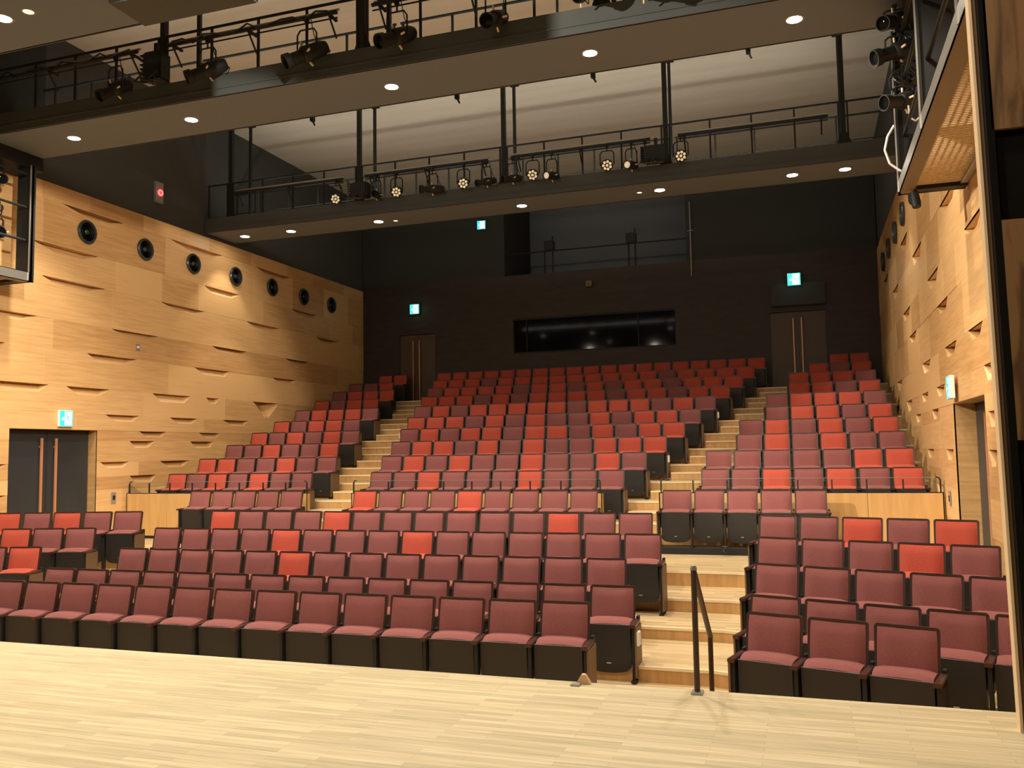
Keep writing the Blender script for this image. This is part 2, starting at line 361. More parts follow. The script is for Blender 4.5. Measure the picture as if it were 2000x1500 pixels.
for key, x0, y0, zt, ang in ROWS:
    cols = COL[key]; n = len(cols); zf = zt-.90
    far = key[0] == 'U' and int(key[1:-1]) >= 8
    for i, c in enumerate(cols):
        s = (i+.5)*PITCH; x = x0+math.cos(ang)*s; y = y0-math.sin(ang)*s; rz = -ang
        if far:
            for mb, mi in ((back_frame(), 0), (back_pad(), 1 if c == 'p' else 2), (seat_pad(), 1 if c == 'p' else 2), (seat_pan(), 3), (arm_bm(.26), 0), (leg_bm(.26), 3)):
                back_geo.add(xf(mb.v, x, y, zf, rz), mb.f, mi)
            if i == 0:
                for mb, mi in ((arm_bm(-.26), 0), (leg_bm(-.26), 3)): back_geo.add(xf(mb.v, x, y, zf, rz), mb.f, mi)
            continue
        e_ = EXT.get(key[:2], 0); t = empty('auditorium_seat', (x, y, zf), rz)
        child('back_frame', me_bf, t); child('backrest', me_pad[c][0], t); child('seat', me_pad[c][1], t)
        pan = child('seat_pan', me_pan, t)
        if key[0] == 'R' or key[1] in '123': child('maker_plate', me_plate, pan)
        child('armrest', me_arm[1], t); child('leg', me_leg[(1, e_)], t)
        if i == 0: child('armrest', me_arm[-1], t); child('leg', me_leg[(-1, e_)], t)
        if i == 0 and key not in ('U1L', 'U2L', 'U3L', 'U4L', 'U5L', 'U6L', 'U7L') and key[-1] != 'L': child('side_panel', me_end[(-1, e_)], t)
        if i == n-1 and key[-1] != 'R': child('side_panel', me_end[(1, e_)], t)
        if i == n-1 and key in CARDS: child('aisle_light', me_card[1], t)['label'] = 'white aisle light box'
        if i == 0 and key in CARDS_LEFT: child('aisle_light', me_card[-1], t)['label'] = 'white aisle light box'
        cw = 'plum' if c == 'p' else 'bright red'
        pos = ('leftmost' if i == 0 else 'rightmost' if i == n-1 else ORD[i+1]+' from left') if n > 1 else 'single'
        tag(t, '%s tip-up seat, %s in the %s' % (cw, pos, row_words(key)), 'theatre seat', 'tip-up theatre seats in rows')
bg = back_geo.build('auditorium_seat', ['frame', 'plum', 'red', 'black'])
tag(bg, 'dim red and plum seats filling the three farthest rows by the back wall', 'theatre seats', kind='stuff')

# ---------------------------------------------------------------- floors and tiers
HW = 7.85
st = MB(); st.box(-9, 9, -4, 5.67, -1.62, -1.50); st.box(-9, 9, 5.60, 5.66, -2.31, -1.62, 1)
structure(st.build('floor', ['stage', 'riser']), 'pale oak strip stage floor in the foreground', 'floor')
fl = MB(); T = math.tan(A15)
def edge(Y, x): return Y-(abs(x)-4.9)*T if abs(x) > 4.9 else Y
XS = [-HW-.6, -4.9, 4.9, HW+.6]
levels = [(5.5, -2.31), (8.88, -2.155), (10.18, -2.02), (11.20, -1.86), (12.25, -1.66), (15.05, -1.244)]
for k in range(len(levels)-1):
    Y, z = levels[k]; Y2 = levels[k+1][0]
    for a, b_ in zip(XS, XS[1:]):
        flat0 = (lambda x: Y if k == 0 else edge(Y, x)); flat1 = (lambda x: edge(Y2, x) if k < 4 else Y2)
        p = [(a, flat0(a), z), (b_, flat0(b_), z), (b_, flat1(b_), z), (a, flat1(a), z)]
        fl.add(p, [(0, 1, 2, 3)], 0)
        if k:
            zp = levels[k-1][1]; fl.add([(a, flat0(a), zp-.05), (b_, flat0(b_), zp-.05), (b_, flat0(b_), z), (a, flat0(a), z)], [(0, 1, 2, 3)], 1)
            fl.add([(a, flat0(a)-.006, z-.028), (b_, flat0(b_)-.006, z-.028), (b_, flat0(b_)-.006, z+.002), (a, flat0(a)-.006, z+.002), (b_, flat0(b_)+.03, z+.002), (a, flat0(a)+.03, z+.002)],
                   [(0, 1, 2, 3), (3, 2, 4, 5)], 2)
UF = [15.05]+[UY[i]+.10 for i in range(9)]+[25.5]
for i in range(10):
    z = UZ[i]-.90; y1, y2 = UF[i], UF[i+1]; zp = (UZ[i-1]-.90) if i else -1.66
    fl.add([(-HW, y1, z), (HW, y1, z), (HW, y2, z), (-HW, y2, z)], [(0, 1, 2, 3)], 0)
    fl.add([(-HW, y1, zp), (HW, y1, zp), (HW, y1, z), (-HW, y1, z)], [(0, 1, 2, 3)], 1)
    fl.add([(-HW, y1-.006, z-.028), (HW, y1-.006, z-.028), (HW, y1-.006, z+.002), (-HW, y1-.006, z+.002), (HW, y1+.03, z+.002), (-HW, y1+.03, z+.002)], [(0, 1, 2, 3), (3, 2, 4, 5)], 2)
structure(fl.build('floor', ['tread', 'riser', 'nose']), 'stepped wooden auditorium floor under the seat rows', 'floor')
nst = 1
for side in (0, 1):
    sb = MB()
    def stp(x0, x1, y0, y1, z0, z1):
        sb.box(x0, x1, y0, y1, z0, z1, 1); sb.box(x0, x1, y0-.006, y1, z1, z1+.003, 0); sb.box(x0, x1, y0-.007, y0+.03, z1-.024, z1+.005, 2)
    a, b_ = ((-3.40, -2.50), (2.44, 3.40))[side]
    stp(a, b_, 14.75, 15.05, -1.66, -1.43)
    for i in range(10):
        z = UZ[i]-.90
        if i == 9: continue
        le = UL[i]+PITCH*len(COL['U%dL' % (i+1)]); cs = UC[i]; ce = cs+PITCH*len(COL['U%dC' % (i+1)]); rs = UR[i]
        xa, xb = (le+.10, cs-.07) if side == 0 else (ce+.10, rs-.07)
        stp(xa, xb, UF[i+1]-.50, UF[i+1]-.01, z, z+.158)
    o = sb.build('stairs', ['tread', 'riser', 'nose'])
    structure(o, 'wooden half steps in the %s aisle between seat blocks' % ('left', 'right')[side], 'stairs')

# plinths of the row before the parapet
for nm, x0, x1 in (('left', -5.9, -3.2), ('centre', -2.25, 2.55), ('right', 3.48, 6.18)):
    p = MB().box(x0, x1, 14.18, 14.62, -1.66, -1.56)
    tag(p.build('seat_plinth', 'dark'), 'dark base under the row before the parapet, %s block' % nm, 'plinth', 'bases of the movable seats')

# parapets with glass rails
def parapet(x0, x1, cuts, nm, posts, z1=-.735):
    b = MB(); b.box(x0+.01, x1-.01, 15.02, 15.08, -1.66, z1-.01, 1)
    xs = [x0]+cuts+[x1]
    for a, c in zip(xs, xs[1:]): b.box(a+.003, c-.003, 15.0, 15.03, -1.60, z1, 0)
    b.box(x0, x1, 15.0, 15.10, z1, z1+.012, 1); b.box(x0, x1, 15.01, 15.03, -1.66, -1.60, 1)
    for x in (x0, x1-.02): b.box(x, x+.02, 15.0, 15.10, -1.66, z1, 0)
    structure(b.build('trim_1', ['parapet', 'dark']), 'plain wooden parapet wall panel, %s stretch' % nm, 'parapet')
    g_ = empty('glass_guardrail', ((x0+x1)/2, 15.05, z1+.012))
    cx = (x0+x1)/2
    gl = MB().box(posts[0]-cx, posts[-1]-cx, -.006, .006, .02, .225); gl.build('glass_pane', 'glass', g_)
    MB().box(posts[0]-cx, posts[-1]-cx, -.007, .007, .225, .232).build('edge_strip', 'steel', g_)
    for k, px in enumerate(posts):
        e = k in (0, len(posts)-1); s = 1 if k == 0 else -1
        pb = MB().box(px-cx-.011, px-cx+.011, -.03, -.008, -.02, .20 if e else .205)
        if e: pb.path([(px-cx, -.018, .19), (px-cx+.02*s, -.018, .225), (px-cx+.06*s, -.018, .236)], .011)
        pb.build('post', 'dark', g_)
    tag(g_, 'low glass guard rail with dark posts on the %s parapet' % nm, 'railing')
parapet(-7.80, -3.43, [-6.77, -5.6, -4.5], 'left', [-7.75, -7.24, -6.72, -6.16, -5.59, -5.02, -4.46, -3.94, -3.46])
parapet(-2.47, 2.44, [-1.2, 0, 1.2], 'centre', [-2.43, -1.69, -1.12, -.56, 0, .56, 1.12, 1.69, 2.40])
parapet(3.42, 7.82, [4.5, 5.4, 6.72], 'right', [3.46, 4.0, 4.56, 5.12, 5.68, 6.2, 6.72, 7.25, 7.78])

# ---------------------------------------------------------------- faceted veneer walls
LEV = [-2.31, -1.9, -1.45, -1.08, -.62, -.36, -.06, .38, .59, .92, 1.44, 2.14, 2.72, 3.52, 4.16, 5.03, 5.36]
FOLD_L = [(12.74,14.36,3.52),(11.2,12.69,2.72),(14.53,15.95,2.72),(13.9,15.3,2.14),(11.6,12.97,1.44),(13.39,14.53,1.44),(15.78,17.06,1.44),
 (17.79,19.2,2.72),(17.17,18.5,2.14),(15.99,17.54,3.52),(17.5,18.91,4.16),(19.19,20.7,3.52),(19.48,20.67,1.44),(14.41,15.39,.92),(16.34,17.32,.92),
 (18.25,19.29,.92),(15.39,16.25,.59),(17.35,18.15,.59),(15.11,15.87,.38),(17.05,17.89,.38),(14.3,15.11,-.06),(16.04,17.02,-.06),(15.13,15.93,-.36),
 (20.37,21.51,2.14),(17.61,18.1,1.44),(11.2,12.0,2.14),(11.3,12.1,-.06),(11.4,12.1,-.62),(20.96,22.17,2.72),(13.21,14.83,5.03),(12.48,14.15,4.16),
 (16.28,18.17,5.03),(19.6,21.2,5.03),(22.6,23.9,3.52),(21.3,22.6,4.16)]
DEEP_L = {(19.48, 1.44): .40, (13.39, 1.44): .15, (15.78, 1.44): .18, (15.39, .59): .12, (17.35, .59): .12}
FOLD_R = [(12.6,14.1,3.52),(10.9,12.2,2.72),(16.3,17.7,3.52),(18.3,19.6,4.16),(14.5,15.8,2.72),(13.8,14.9,2.14),(18.4,19.7,2.72),(17.6,18.8,2.14),
 (20.4,21.7,3.52),(22.6,23.9,4.16),(11.3,12.3,1.44),(13.2,14.3,1.44),(15.9,17.0,1.44),(10.6,11.4,.92),(14.5,15.4,.92),(16.4,17.3,.92),(18.9,19.9,.92),
 (21.5,22.5,.92),(20.6,21.7,1.44),(15.3,16.1,.59),(17.6,18.4,.59),(10.7,11.3,.38),(16.1,16.9,-.06),(14.0,14.7,-.06),(10.9,11.4,-.06),(15.2,15.9,-.62),
 (9.2,10.2,2.14),(9.4,10.4,1.44),(8.6,9.6,.59),(9.0,10.0,-.36),(7.4,8.4,.92)]
def wood_wall(side, folds, deep, door, nm):
    b = MB(); X = HW*side; rnd = random.Random(11+side)
    d0, d1, dz = door
    def P(d, y, z): return (X-side*d, y, z)
    for k in range(len(LEV)-1):
        z0, z1 = LEV[k], LEV[k+1]; y = 5.9+rnd.random()*.6
        mine = sorted([f for f in folds if abs(f[2]-z1) < .02])
        ys = [5.42]
        while y < 25.2: ys.append(y); y += rnd.uniform(1.05, 1.9)
        ys.append(25.5)
        for ya, yc, _ in mine:                       # keep each fold inside one panel
            ys = [v for v in ys if not (ya-.08 < v < yc+.08)]
        if z1 <= dz+.05: ys = sorted([v for v in ys if not (d0-.25 < v < d1+.25)]+[d0, d1])
        for a, c in zip(ys, ys[1:]):
            if z1 <= dz+.05 and abs(a-d0) < 1e-6: continue
            t = rnd.uniform(-.05, .65); d = rnd.uniform(0, .008); f = [q for q in mine if a < q[0] and q[1] < c]
            top = [(c, z1)]
            for ya, yc, zz in reversed(f):
                L = yc-ya; dp = min(deep.get((ya, zz), rnd.uniform(.10, .16)*(1.4 if side > 0 else 1)), (z1-z0)*.8); q0, q1 = ya+L*rnd.uniform(.2, .34), yc-L*rnd.uniform(.14, .3)
                if dp > .3: q0, q1 = ya+L*.42, yc-L*.40
                D = rnd.uniform(.10, .16)*(1.5 if side > 0 else 1) if dp < .3 else .26; m0, m1 = (ya+q0)/2, (yc+q1)/2
                if dp > .3: m0, m1 = ya+L*.48, yc-L*.46
                top += [(yc, z1), (q1, z1-dp), (q0, z1-dp), (ya, z1)]
                vs = [P(d, ya, z1), P(d, yc, z1), P(d, q0, z1-dp), P(d, q1, z1-dp), P(-D, m0, z1), P(-D, m1, z1), P(.0, ya, z1), P(.0, yc, z1)]
                b.add(vs, [(2, 3, 5, 4), (0, 2, 4), (1, 5, 3), (0, 4, 5, 1)], 0, t)
            top.append((a, z1))
            pts = [(a, z0), (c, z0)]+top
            b.add([P(d, *q) for q in pts], [tuple(range(len(pts)))], 0, t)
            b.add([P(d, a, z0), P(d, c, z0), P(-.02, c, z0), P(-.02, a, z0)], [(0, 1, 2, 3)], 0, t)
            b.add([P(d, a, z0), P(-.02, a, z0), P(-.02, a, z1), P(d, a, z1)], [(0, 1, 2, 3)], 0, t)
            b.add([P(d, c, z0), P(-.02, c, z0), P(-.02, c, z1), P(d, c, z1)], [(0, 1, 2, 3)], 0, t)
    o = b.build('wall_'+nm, 'wall')
    structure(o, 'folded honey wood veneer wall on the %s' % nm, 'wall')
    return o
wood_wall(-1, FOLD_L, DEEP_L, (12.13, 14.21, .585), 'left')
wood_wall(1, FOLD_R, {}, (11.47, 13.84, .585), 'right')
# side doors in recesses
def side_door(n, s, y0, y1, nm):
    X = HW*s; D = .23 if s < 0 else .30; zt_ = .585; zb = -1.66
    b = MB()
    xo = X+s*(D+.04)
    b.box(min(X, xo), max(X, xo), y1, y1+.03, zb, zt_); b.box(min(X, xo), max(X, xo), y0-.03, y0, zb, zt_)
    b.box(min(X, xo), max(X, xo), y0-.03, y1+.03, zt_, zt_+.03)
    structure(b.build('trim_2', 'jamb'), 'wooden recess lining around the %s side door' % nm, 'door frame')
    d = empty('door_%d' % n, (X+s*D, (y0+y1)/2, zb)); h = (y1-y0)/2
    for k in (0, 1):
        lb = MB().box(-.02, .02, (-h+.01) if k == 0 else .004, -.004 if k == 0 else h-.01, .005, zt_-zb-.03)
        lb.build('door_leaf', 'leaf', d, bevel=.004)
        hy = -.17 if k == 0 else .17; hx = -s*.075
        hb = MB().box(hx-.016, hx+.016, hy-.02, hy+.02, .12, 2.08)
        for zz in (.3, 1.9): hb.box(min(hx, 0), max(hx, 0), hy-.01, hy+.01, zz, zz+.03)
        hb.build('door_handle', 'copper', d)['label'] = 'full-height copper coloured pull handle'
    MB().box(-.03, .03, -h, h, zt_-zb-.03, zt_-zb).build('door_frame', 'dark', d)
    structure(d, 'dark double door with tall copper handles in the %s wall' % nm, 'door')
side_door(1, -1, 12.13, 14.21, 'left'); side_door(2, 1, 11.47, 13.84, 'right')

# upper side walls, ceiling, back wall
CZ = 8.35
for s, nm in ((-1, 'left'), (1, 'right')):
    X = HW*s; a, c = sorted((X+s*.03, X+s*.2))
    structure(MB().box(a, c, -3, 28.6, 5.36, CZ).build('wall_'+nm, 'upper'), 'dark painted upper wall above the %s wood wall' % nm, 'wall')
structure(MB().box(-8.05, 8.05, -3, 28.6, CZ, CZ+.15).build('ceiling', 'ceil'), 'tan board ceiling above the catwalks', 'ceiling')
bk = MB(); Y0, Y1 = 25.5, 25.7
WX0, WX1, WZ0, WZ1 = -2.65, 2.35, 3.02, 4.12      # booth window
DL = (-6.52, -5.28, 1.607, 3.83); DR = (4.98, 6.46, 1.607, 3.80)
OP = (-2.90, 2.72, 5.48)
def wb(x0, x1, z0, z1, mi=0): bk.box(x0, x1, Y0, Y1, z0, z1, mi)
wb(-HW, DL[0], 1.5, 5.48); wb(DL[1], WX0, 1.5, 5.48); wb(WX1, DR[0], 1.5, 5.48); wb(DR[1], HW, 1.5, 5.48)
wb(DL[0], DL[1], DL[3], 5.48); wb(DR[0], DR[1], DR[3], 5.48)
wb(WX0, WX1, 1.5, WZ0); wb(WX0, WX1, WZ1, 5.48)
wb(-HW, OP[0], 5.48, CZ, 1); wb(OP[1], HW, 5.48, CZ, 1)
structure(bk.build('wall_back', ['back', 'upback']), 'very dark brown back wall of the hall', 'wall')
rc = MB(); rc.box(-3.1, 2.9, 28.4, 28.5, 5.2, CZ, 0); rc.box(-3.1, 2.9, 25.7, 28.5, 5.38, 5.48, 1)  # recess in darker colours, its dimness painted in
rc.box(-3.1, -2.95, 25.7, 28.5, 5.4, CZ, 1); rc.box(2.75, 2.9, 25.7, 28.5, 5.4, CZ, 1)
structure(rc.build('wall_back', ['soffit', 'upback']), 'dim tan recess above the back wall, behind a rail', 'wall')
rr = empty('recess_railing', (0, 25.62, 5.48))
MB().tube((OP[0], 0, .70), (OP[1], 0, .70), .022).build('top_rail', 'dark', rr)
for x in (-1.62, -1.36, 1.0, 1.2): MB().tube((x, 0, 0), (x, 0, 1.15 if x in (-1.36, 1.2) else .70), .022).build('post', 'dark', rr)
for x in (-1.45, 1.1): MB().box(x-.18, x+.14, -.06, .1, .72, 1.02).build('mounting_box', 'dark', rr, bevel=.02)
tag(rr, 'dark pipe railing with equipment boxes across the recess above the back wall', 'railing')
MB2 = MB().tube((0, 0, 0), (0, 0, 2.2), .02); MB2.tube((-.09, 0, 1.35), (.09, 0, 1.35), .015)
vp = MB2.build('wall_pipe', 'steel'); vp.location = (2.86, 25.42, 5.0)
tag(vp, 'thin vertical metal pipe on the back wall right of the recess', 'pipe')
# booth window
wn = empty('window_1', ((WX0+WX1)/2, 25.56, WZ0)); hw = (WX1-WX0)/2
fb = MB()
for x in (-hw, -hw+.42, .55*hw, hw-.03): fb.box(x, x+.03, -.04, .02, 0, WZ1-WZ0)
fb.box(-hw, hw, -.05, .03, WZ1-WZ0-.06, WZ1-WZ0); fb.box(-hw, hw, -.05, .03, 0, .05); fb.build('window_frame', 'dark', wn)
MB().box(-hw, hw, .0, .015, .05, WZ1-WZ0-.06).build('window_pane', 'booth', wn)
structure(wn, 'long black glazed control booth window in the back wall', 'window')
def back_door(n, d, nm):
    x0, x1, z0, z1 = d; o = empty('door_%d' % n, ((x0+x1)/2, 25.55, z0)); h = (x1-x0)/2
    for k in (0, 1):
        MB().box(-h+.01 if k == 0 else .004, -.004 if k == 0 else h-.01, -.03, .02, .0, z1-z0-.02).build('door_leaf', 'bdoor', o)
        hx = -.12 if k == 0 else .10
        hb = MB().box(hx-.015, hx+.015, -.13, -.10, .06, z1-z0-.2)
        for zz in (.3, 1.7): hb.box(hx-.01, hx+.01, -.10, -.03, zz, zz+.03)
        hb.build('door_handle', 'copper', o)['label'] = 'tall copper coloured pull handle'
    structure(o, 'dark brown double door in the back wall, %s side' % nm, 'door')
back_door(3, DL, 'left'); back_door(4, DR, 'right')
tb = MB().box(-.72, .72, -.14, 0, 0, .62).build('wall_box', 'upper', bevel=.02); tb.location = (5.75, 25.49, 3.95)
tag(tb, 'dark shallow box on the wall above the right back door', 'box')

# ---------------------------------------------------------------- catwalks
def catwalk(y0, y1, zs, hang, front_posts, nm, hfront, label, x0=-HW, x1=HW, rear=True):
    """y0 front edge, y1 rear edge, zs underside"""
    t = empty('catwalk', (0, (y0+y1)/2, zs)); hy = (y1-y0)/2; zd = .24
    d = MB(); d.box(x0, x1, -hy, hy, 0, .03, 0); d.box(x0, x1, -hy-.02, -hy+.02, .0, zd+.10, 1); d.box(x0, x1, hy-.02, hy+.02, 0, zd, 1)
    d.box(x0, x1, -hy, hy, zd-.04, zd, 1); d.box(x0, x1, -hy-.035, -hy+.0, .10, .125, 1)
    d.build('deck', ['soffit', 'deck'], t)
    gaps = sorted(hang)
    for sgn, nmr in ((-1, 'front_railing'), (1, 'rear_railing')):
        if sgn > 0 and not rear: continue
        g_ = MB(); yy = sgn*(hy-.02); top = hfront if sgn < 0 else 1.28
        seg = [x0]+[h for h in gaps]+[x1]
        for a, b_ in zip(seg, seg[1:]):
            a2, b2 = a+.08, b_-.08
            if b2-a2 < .3: continue
            g_.tube((a2-.04, yy, top), (b2+.04, yy, top), .022)
            n = max(2, round((b2-a2)/.82)+1)
            for k in range(n):
                x = a2+(b2-a2)*k/(n-1); g_.box(x-.016, x+.016, yy-.016, yy+.016, zd, top)
            if sgn > 0: g_.tube((a2, yy, (top+zd)/2), (b2, yy, (top+zd)/2), .012)
        g_.build(nmr, 'dark', t)
    # lighting batten in front of the railing
    for a, b_ in zip([x0+.2]+gaps, gaps+[x1-.2]):
        a2, b2 = a+.28, b_-.28
        if b2-a2 < .5: continue
        p = MB(); p.tube((a2, -hy-.22, .83), (b2, -hy-.22, .83), .028, 10); p.tube((a2, -hy-.16, .90), (b2, -hy-.16, .90), .018, 8, 1)
        p.tube((a2, -hy-.20, .76), (b2, -hy-.20, .76), .012)
        for x in (a2+.12, (a2+b2)/2, b2-.12):
            p.box(x-.02, x+.02, -hy-.24, -hy-.02, .80, .83); p.tube((x, -hy-.24, .80), (x, -hy-.02, .55), .015)
        p.build('lighting_batten', ['dark', 'steel'], t)
    for h in gaps:
        q = MB().box(h-.045, h+.045, -hy-.0, -hy+.09, zd, CZ-zs)
        q.add([(h-.14, -hy+.02, zd+.09), (h+.14, -hy+.02, zd+.09), (h+.045, -hy+.02, zd+.34), (h-.045, -hy+.02, zd+.34), (h-.14, -hy+.05, zd+.09), (h+.14, -hy+.05, zd+.09), (h+.045, -hy+.05, zd+.34), (h-.045, -hy+.05, zd+.34)],
              [(0, 1, 2, 3), (4, 7, 6, 5), (0, 3, 7, 4), (1, 5, 6, 2), (3, 2, 6, 7), (0, 4, 5, 1)])
        q.box(h-.12, h+.12, -hy-.06, -hy+.14, CZ-zs-.05, CZ-zs)
        q.build('hanger_post', 'dark', t)
        if rear:
            q = MB().box(h-.03, h+.03, hy-.38, hy-.32, zd, CZ-zs); q.box(h-.1, h+.1, hy-.44, hy-.27, CZ-zs-.05, CZ-zs)
            q.build('hanger_post', 'dark', t)
    if hfront < 1.15:
        for x in (-1.6, .95, 3.1, 5.3): MB().box(x-.03, x+.03, hy+.02, hy+.09, -.05, .03).tube((x, hy+.06, -.04), (x+.04, hy+.06, -.12), .014).build('cable_hook', 'dark', t)
    tag(t, label, 'catwalk')
    return t
ZA = 5.5; ZB = 5.45
catwalk(10.90, 12.13, ZA, [-3.52, 0, 3.52, 7.0], None, 'A', 1.12, 'dark lighting catwalk nearer the stage, railings and five bright downlights below')
catwalk(17.52, 18.68, ZB, [-7.15, -3.66, -.14, 3.36, 6.75], None, 'B', 1.16, 'dark lighting catwalk farther back, hung with small round fixtures')
cw = empty('catwalk', (0, 8.0, 5.5))
MB().box(-7.18, -1.75, -.66, .68, 0, .35).build('deck', 'soffit', cw); MB().box(-7.18, -1.75, .66, .70, 0, .5).build('edge_board', 'deck', cw)
tag(cw, 'grey underside of the catwalk over the stage front, cut by the top left corner', 'catwalk')
bx = MB().box(-.85, .85, -.35, .28, 0, .45).build('hanging_box', 'deck', bevel=.02); bx.location = (-1.05, 8.42, 5.46)
tag(bx, 'dark rectangular box hanging at the top edge, right of the corner soffit', 'box')

# downlights
def downlight(x, y, z, r, bright, label):
    t = empty('downlight', (x, y, z))
    MB().lathe([(r*.86, -.004), (r*1.08, -.004), (r*1.12, .0), (r*1.12, .02), (r*.86, .02), (r*.86, -.004)], (0, 0, 0), (0, 0, 1), 24, 0, False).build('trim_ring', 'trim', t, True)
    MB().lathe([(0, -.004), (r*.5, -.007), (r*.84, -.003), (r*.84, .015)], (0, 0, 0), (0, 0, 1), 24).build('lens', 'lens' if bright else 'dimlens', t, True)
    tag(t, label, 'downlight', 'downlights under the catwalks')
NA = ['leftmost', 'second from left', 'middle', 'second from right', 'rightmost']
for i, (x, y) in enumerate(LAMPS_A): downlight(x, y, ZA, .115, 1, 'glowing round downlight under the nearer catwalk, %s of five' % NA[i])
NB = ['leftmost', 'second', 'third', 'fourth', 'fifth', 'sixth', 'rightmost']
for i, (x, y) in enumerate(LAMPS_B): downlight(x, y, ZB, .125, 1, 'glowing round downlight under the farther catwalk, %s of seven from left' % NB[i])
downlight(-3.43, 7.97, 5.5, .115, 1, 'large glowing downlight at the very top left corner')
downlight(-3.0, 7.95, 5.5, .075, 0, 'small amber downlight right of the glowing one in the top left corner')
downlight(-3.07, 18.22, ZB, .062, 0, 'small dim amber downlight beside the third lamp of the farther catwalk')
downlight(2.69, 18.13, ZB, .062, 0, 'small dim amber downlight left of the fifth lamp of the farther catwalk')

# ---------------------------------------------------------------- stage fixtures
def fixture_frame(t, hgt, w, clamp=True):
    """yoke and hook clamp; fixture body centred at origin, pipe at z=hgt"""
    y = MB(); y.path([(-w, 0, 0), (-w, 0, hgt*.55), (-w*.7, 0, hgt*.68), (w*.7, 0, hgt*.68), (w, 0, hgt*.55), (w, 0, 0)], .012)
    y.build('yoke', 'dark', t)
    c = MB(); c.tube((0, 0, hgt*.66), (0, 0, hgt*.9), .014); c.box(-.03, .03, -.03, .03, hgt*.86, hgt*1.02); c.build('clamp', 'dark', t, bevel=.008)
def spotlight(x, y, z, hgt, aim, sc, label, glint=False):
    t = empty('stage_spotlight', (x, y, z))
    d = Vector(aim).normalized()
    sc *= .86; L = .29*sc; R = .085*sc
    MB().lathe([(0, -L*.9), (R*.8, -L*.9), (R*1.05, -L*.7), (R*1.15, -L*.1), (R*1.15, L*.15), (R*.95, L*.22)], (0, 0, 0), d, 20).build('lamp_housing', 'dark', t, True)
    MB().lathe([(R*.85, L*.18), (R*.85, L*.7), (R*1.05, L*.74), (R*1.1, L*1.0), (R*.95, L*1.0), (R*.9, L*.86), (0, L*.84)], (0, 0, 0), d, 20).build('lens_tube', 'dark', t, True)
    MB().lathe([(R*.85, L*.88), (R*.5, L*.91), (0, L*.93)], (0, 0, 0), d, 20).build('front_lens', 'led' if glint else 'booth', t, True)
    e = d.cross(Vector((0, 0, 1))).normalized(); f = d.cross(e)
    for v in (e, -e, f, -f):
        MB().tube(d*L*.05+v*R*1.1, d*L*.0+v*R*1.75, .012*sc, 6).build('shutter_handle', 'cream', t)['label'] = 'pale shutter handle'
    cb = MB(); cb.path([tuple(-d*L*.85), tuple(-d*L*1.0+Vector((.03, 0, -.08))), tuple(-d*L*.7+Vector((.08, .03, -.12))), (.1, .03, hgt*.5), (.05, .02, hgt)], .007)
    cb.build('cable', 'cable', t)
    fixture_frame(t, hgt, R*1.5); tag(t, label, 'stage light', 'spotlights on the catwalks and side frames'); return t
def par(x, y, z, hgt, sc, label):
    t = empty('led_par_light', (x, y, z)); d = Vector((.12, -1, -.45)).normalized(); R = .10*sc
    MB().lathe([(0, -.16*sc), (R*.8, -.16*sc), (R*1.0, -.05*sc), (R*1.08, .04*sc), (R*1.0, .045*sc), (R*.98, .02*sc), (0, .02*sc)], (0, 0, 0), d, 20).build('housing', 'dark', t, True)
    e = d.cross(Vector((0, 0, 1))).normalized(); f = d.cross(e)
    for k in range(8):
        c = d*.025*sc
        if k < 7: c = c+(e*math.cos(k*math.tau/7)+f*math.sin(k*math.tau/7))*R*.66
        MB().lathe([(R*.25, 0), (R*.24, .012), (R*.14, .02), (0, .023)], c, d, 10).build('led_lens', 'led', t, True)
    fixture_frame(t, hgt, R*1.25); tag(t, label, 'stage light', 'round LED lamps on the farther catwalk'); return t
PN = ['leftmost', 'second', 'third', 'fourth', 'fifth', 'rightmost']
for i, (x, z) in enumerate(((-4.11, 5.83), (-2.58, 5.82), (-.98, 5.83), (.59, 5.83), (2.19, 5.84), (3.69, 5.85))):
    par(x, 17.28, z, 6.28-z, 1.15, 'round seven-lens LED lamp on the farther catwalk, %s of six from left' % PN[i])
BS = [(-3.08, 5.81, (.3, -1, -.2), 1.0, 0, 'dark spotlight right of the first thin hanger pair, farther catwalk'),
      (-1.71, 5.78, (-.9, -.7, -.1), 1.15, 0, 'dark spotlight lying sideways between second and third LED lamps'),
      (-.45, 5.80, (-.8, -.8, -.3), 1.0, 0, 'spotlight pointing left, just right of the third LED lamp'),
      (.14, 5.80, (-.7, -.8, -.2), 1.0, 0, 'spotlight beside the middle hanger posts of the farther catwalk'),
      (1.01, 5.76, (-.25, -1, -.25), 1.05, 1, 'spotlight with shining lens right of the fourth LED lamp'),
      (2.69, 5.78, (-.2, -1, -.25), 1.05, 1, 'spotlight with shining lens right of the fifth LED lamp')]
for x, z, a, sc, glint, lb in BS: spotlight(x, 17.28, z, 6.28-z, a, sc, lb, glint)
AS = [(-4.22, 5.79, (-.35, -.8, -.65), 1.25, 'large dark spotlight near the left end of the nearer catwalk'),
      (-2.49, 5.82, (-.75, -.6, -.5), 1.35, 'large dark spotlight tilted left, right of the left thin hanger post'),
      (-.77, 5.79, (-.7, -.65, -.55), 1.45, 'large dark spotlight tilted down left, left of the middle column'),
      (.67, 5.80, (-.45, -.8, -.5), 1.4, 'large dark spotlight just right of the middle column'),
      (2.13, 5.80, (-.1, -.9, -.5), 1.3, 'dark spotlight pointing at the stage at the top centre'),
      (3.30, 5.90, (.1, -.9, -.5), 1.1, 'dark spotlight cut by the top edge, left of the right column'),
      (4.13, 5.80, (.3, -.9, -.5), 1.1, 'dark spotlight cut by the top edge, right of the right column')]
for x, z, a, sc, lb in AS: spotlight(x, 10.68, z, 6.33-z, a, sc, lb)
